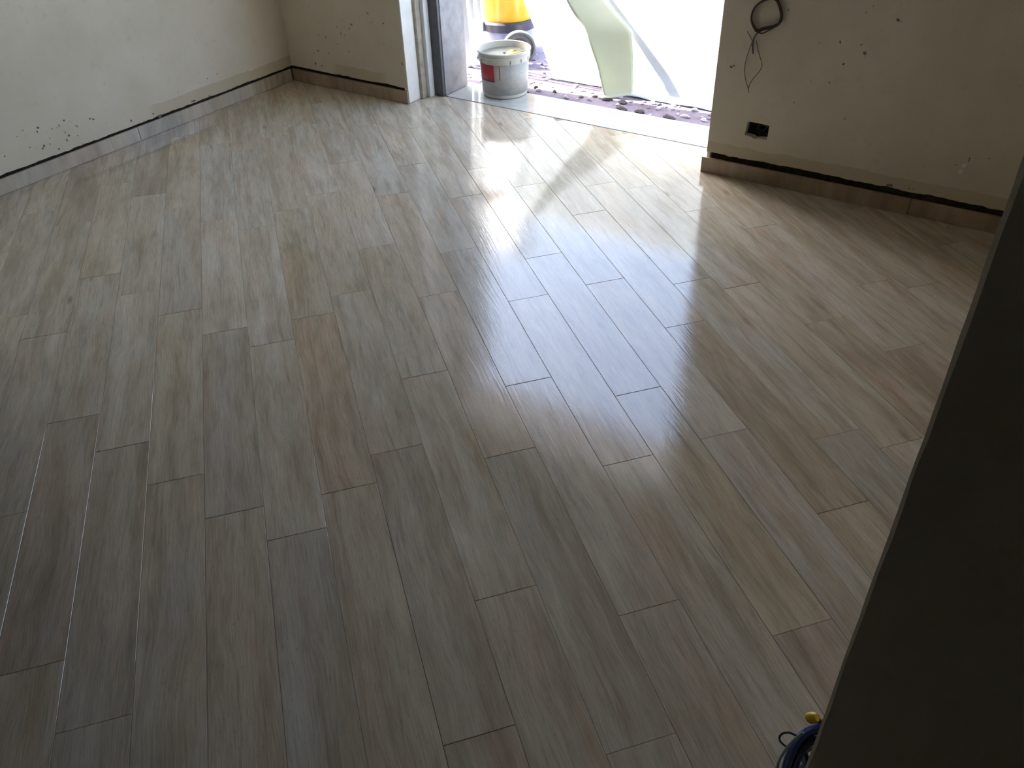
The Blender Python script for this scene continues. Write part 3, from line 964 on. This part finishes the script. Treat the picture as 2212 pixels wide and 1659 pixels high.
specks('dirt_specks', wbr, [(300, 436, 10, 0, 1.2), (316, 428, 6, 0, 1.5), (675, 65, 7), (1390, 130, 10), (1408, 142, 5), (1012, 275, 9, 0, .7), (1175, 345, 11, 0, 1.2), (1175, 375, 4), (1035, 420, 8, 0, 1.2), (942, 538, 6),
       (1560, 1085, 4), (1770, 1075, 4), (1335, 1210, 9, 0, 2.2), (1985, 1033, 5), (875, 280, 5, 1), (1150, 290, 8, 1), (820, 530, 4, 1), (1040, 775, 7, 1), (1180, 80, 5, 1), (1855, 1040, 14, 0, 0.5), (1230, 40, 5, 1),
       (710, 670, 5, 1), (1460, 1230, 6), (1490, 1235, 5)], 'y', YBR, 1480, 0, 0.33093)
# two pale blobs of filler around the scar low on the right wall
for px, py, s in ((2085, 358, 1.0), (2077, 371, 1.1)):
    p = on_y(px, py, YBR)
    V, Fc = [], []
    mb = MB().lathe([(0.0, -0.004), (0.010 * s, -0.002), (0.011 * s, 0.001), (0.006 * s, 0.005), (0.0, 0.006)], 10)
    mb.build('filler_blob', M['pale_filler'], wbr, (p.x, YBR, p.z), (math.pi / 2, 0, 0.4), smooth=True)

# ------------------------------------------------------------------ socket recess
p = on_y(1637, 283, YBR)
sb = empty('socket_box', (p.x, YBR + 0.034, p.z))
tag(sb, 'open dark socket recess cut in the right wall above the skirting', 'socket box')
hw, hz = (SX1 - SX0) / 2 - 0.003, (SZ1 - SZ0) / 2 - 0.003
b = MB().box((-hw, 0.043, -hz), (hw, 0.046, hz)).box((-hw, -0.002, -hz), (-hw + 0.002, 0.043, hz)).box((hw - 0.002, -0.002, -hz), (hw, 0.043, hz)).box((-hw, -0.002, -hz), (hw, 0.043, -hz + 0.002)).box((-hw, -0.002, hz - 0.002), (hw, 0.043, hz))
b.build('box_shell', M['box_dark'], sb)
MB().lathe([(0.021, 0.0), (0.029, 0.0), (0.030, 0.010), (0.024, 0.012), (0.021, 0.008)], 30, close=True).build('conduit_ring', M['box_ring'], sb, (0.012, 0.018, -0.004), (math.pi / 2, 0, 0), smooth=True)
for k, (mm, dx) in enumerate((('navy', 0.0), ('wire_brown', -0.012), ('wire_violet', 0.012))):
    MB().tube(spline([(0.012 + dx, 0.042, 0.0), (0.02 + dx, 0.015, 0.012), (0.034 - dx, 0.004, 0.004), (0.020 - dx, 0.008, -0.02), (0.0 + dx, 0.02, -0.014)], 6), 0.0022, 6).build('wire', M[mm], sb, smooth=True)

# ------------------------------------------------------------------ cable coil on the right wall
def wp(px, py, off=0.008):
    return on_y(px, py, YBR - off)
x0 = wp(1655, 30)
cc = empty('cable_coil', (x0.x, YBR, x0.z))
tag(cc, 'coil of dark cable with thin loose wire ends hanging on the right wall', 'cable')
def wallwire(nm, pts, r, m, off, closed=False, sub=8):
    v = []
    for i, q in enumerate(pts):
        o = q[2] if len(q) > 2 else off
        v.append(wp(q[0], q[1], o) - cc.location)
    MB().tube(spline(v, sub, closed), r, 8, closed=closed).build(nm, M[m], cc, smooth=True)
loop = [(1636, 66), (1626, 52), (1623, 38), (1627, 22), (1637, 9), (1650, 1), (1664, -3), (1677, -1), (1684, 12), (1688, 32), (1685, 46), (1676, 55), (1662, 59), (1648, 62)]
for k, (dx, dy, r) in enumerate(((0, 0, .0032), (1.5, 1.0, .003), (-1.2, 2.2, .0028), (0.8, -1.5, .003))):
    pts = [(a + dx * (0.4 if a < 1650 else 1.2), b + dy * (1.3 if b > 50 else 0.5)) for a, b in loop]
    wallwire('cable_turn', pts, r, 'cable', 0.006 + 0.004 * k, True, 6)
wallwire('cable_turn', [(1630, 66), (1645, 72), (1660, 66), (1678, 55), (1686, 40)], 0.0028, 'cable', 0.018)
wallwire('cable_tail', [(1640, 66), (1634, 74), (1629, 82), (1626, 92), (1626, 106), (1627, 116)], 0.0032, 'wire_violet', 0.010)
wallwire('loose_wire', [(1636, 70), (1628, 84), (1618, 108), (1611, 132), (1608, 152), (1611, 174), (1617, 194)], 0.0014, 'wire_brown', 0.008)
wallwire('loose_wire', [(1634, 88), (1637, 106), (1642, 124), (1646, 138), (1643, 150), (1634, 162), (1624, 174), (1617, 190), (1618, 200)], 0.0014, 'wire_olive', 0.008)
wallwire('loose_wire', [(1626, 90), (1620, 78), (1614, 67)], 0.0016, 'wire_olive', 0.010)
wallwire('cable_feed', [(1672, -2, 0.012), (1668, -40, 0.010), (1662, -80, 0.008), (1660, -92, -0.020)], 0.0042, 'cable', 0.010)

# ------------------------------------------------------------------ wires poking out of the partition end
YW = NY + 0.062
def pp(px, py, dy=0.0):
    return on_y(px, py, YW + dy)
p = pp(1752, 1600)
wb = empty('wire_bundle', (NX, YW, p.z))
tag(wb, 'bundle of blue wires and a yellow connector poking out of the dark partition end', 'wires')
def bw_(nm, pts, r, m, sub=8):
    v = [pp(a, b, d) - wb.location for a, b, d in pts]
    return MB().tube(spline(v, sub), r, 10).build(nm, M[m], wb, smooth=True)
bw_('blue_wire', [(1792, 1560, .0), (1770, 1569, .0), (1748, 1577, .0), (1730, 1590, .0), (1716, 1608, .0), (1705, 1630, .0), (1697, 1655, .0), (1690, 1700, .0)], 0.0058, 'blue')
bw_('blue_wire', [(1792, 1572, .01), (1768, 1580, .01), (1748, 1590, .008), (1732, 1604, .006), (1718, 1624, .004), (1708, 1650, .0), (1700, 1700, .0)], 0.0060, 'navy')
bw_('blue_wire', [(1795, 1590, .0), (1770, 1594, -.006), (1752, 1602, -.008), (1738, 1616, -.008), (1726, 1636, -.006), (1716, 1664, -.004), (1708, 1705, .0)], 0.0055, 'navy')
bw_('blue_wire', [(1792, 1566, -.012), (1766, 1574, -.012), (1742, 1586, -.012), (1724, 1606, -.012), (1710, 1632, -.012), (1700, 1666, -.010), (1692, 1705, .0)], 0.0046, 'blue')
bw_('pale_wire', [(1735, 1582, -.014), (1716, 1598, -.016), (1700, 1616, -.016), (1690, 1630, -.016), (1682, 1646, -.014), (1678, 1670, -.01)], 0.0024, 'pale_blue')
bw_('black_wire', [(1722, 1590, .0), (1706, 1583, .0), (1692, 1584, .0), (1684, 1592, .0), (1686, 1602, .0), (1696, 1611, .0), (1706, 1616, .0)], 0.0018, 'black')
bw_('coiled_wire', [(1760, 1612, .01), (1742, 1620, .01), (1734, 1634, .01), (1738, 1648, .01), (1730, 1662, .01), (1726, 1690, .01)], 0.0048, 'pale_blue')
bw_('black_wire', [(1775, 1596, .004), (1756, 1598, .0), (1742, 1606, -.004), (1736, 1622, .0), (1744, 1640, .004), (1740, 1690, .0)], 0.0034, 'black')
c = pp(1756, 1550, .0) - wb.location
yc = MB().lathe([(0.0, -0.009), (0.0075, -0.009), (0.0085, -0.006), (0.0085, 0.004), (0.0060, 0.009), (0.0, 0.009)], 12).build('yellow_connector', M['yellow_conn'], wb, c, (0.25, 0.75, 0.3), smooth=True)
yc['label'] = 'yellow wire connector'
bw_('connector_lead', [(1752, 1558, .0), (1764, 1556, .0), (1780, 1560, .0), (1796, 1566, .0)], 0.0040, 'brown_conn')
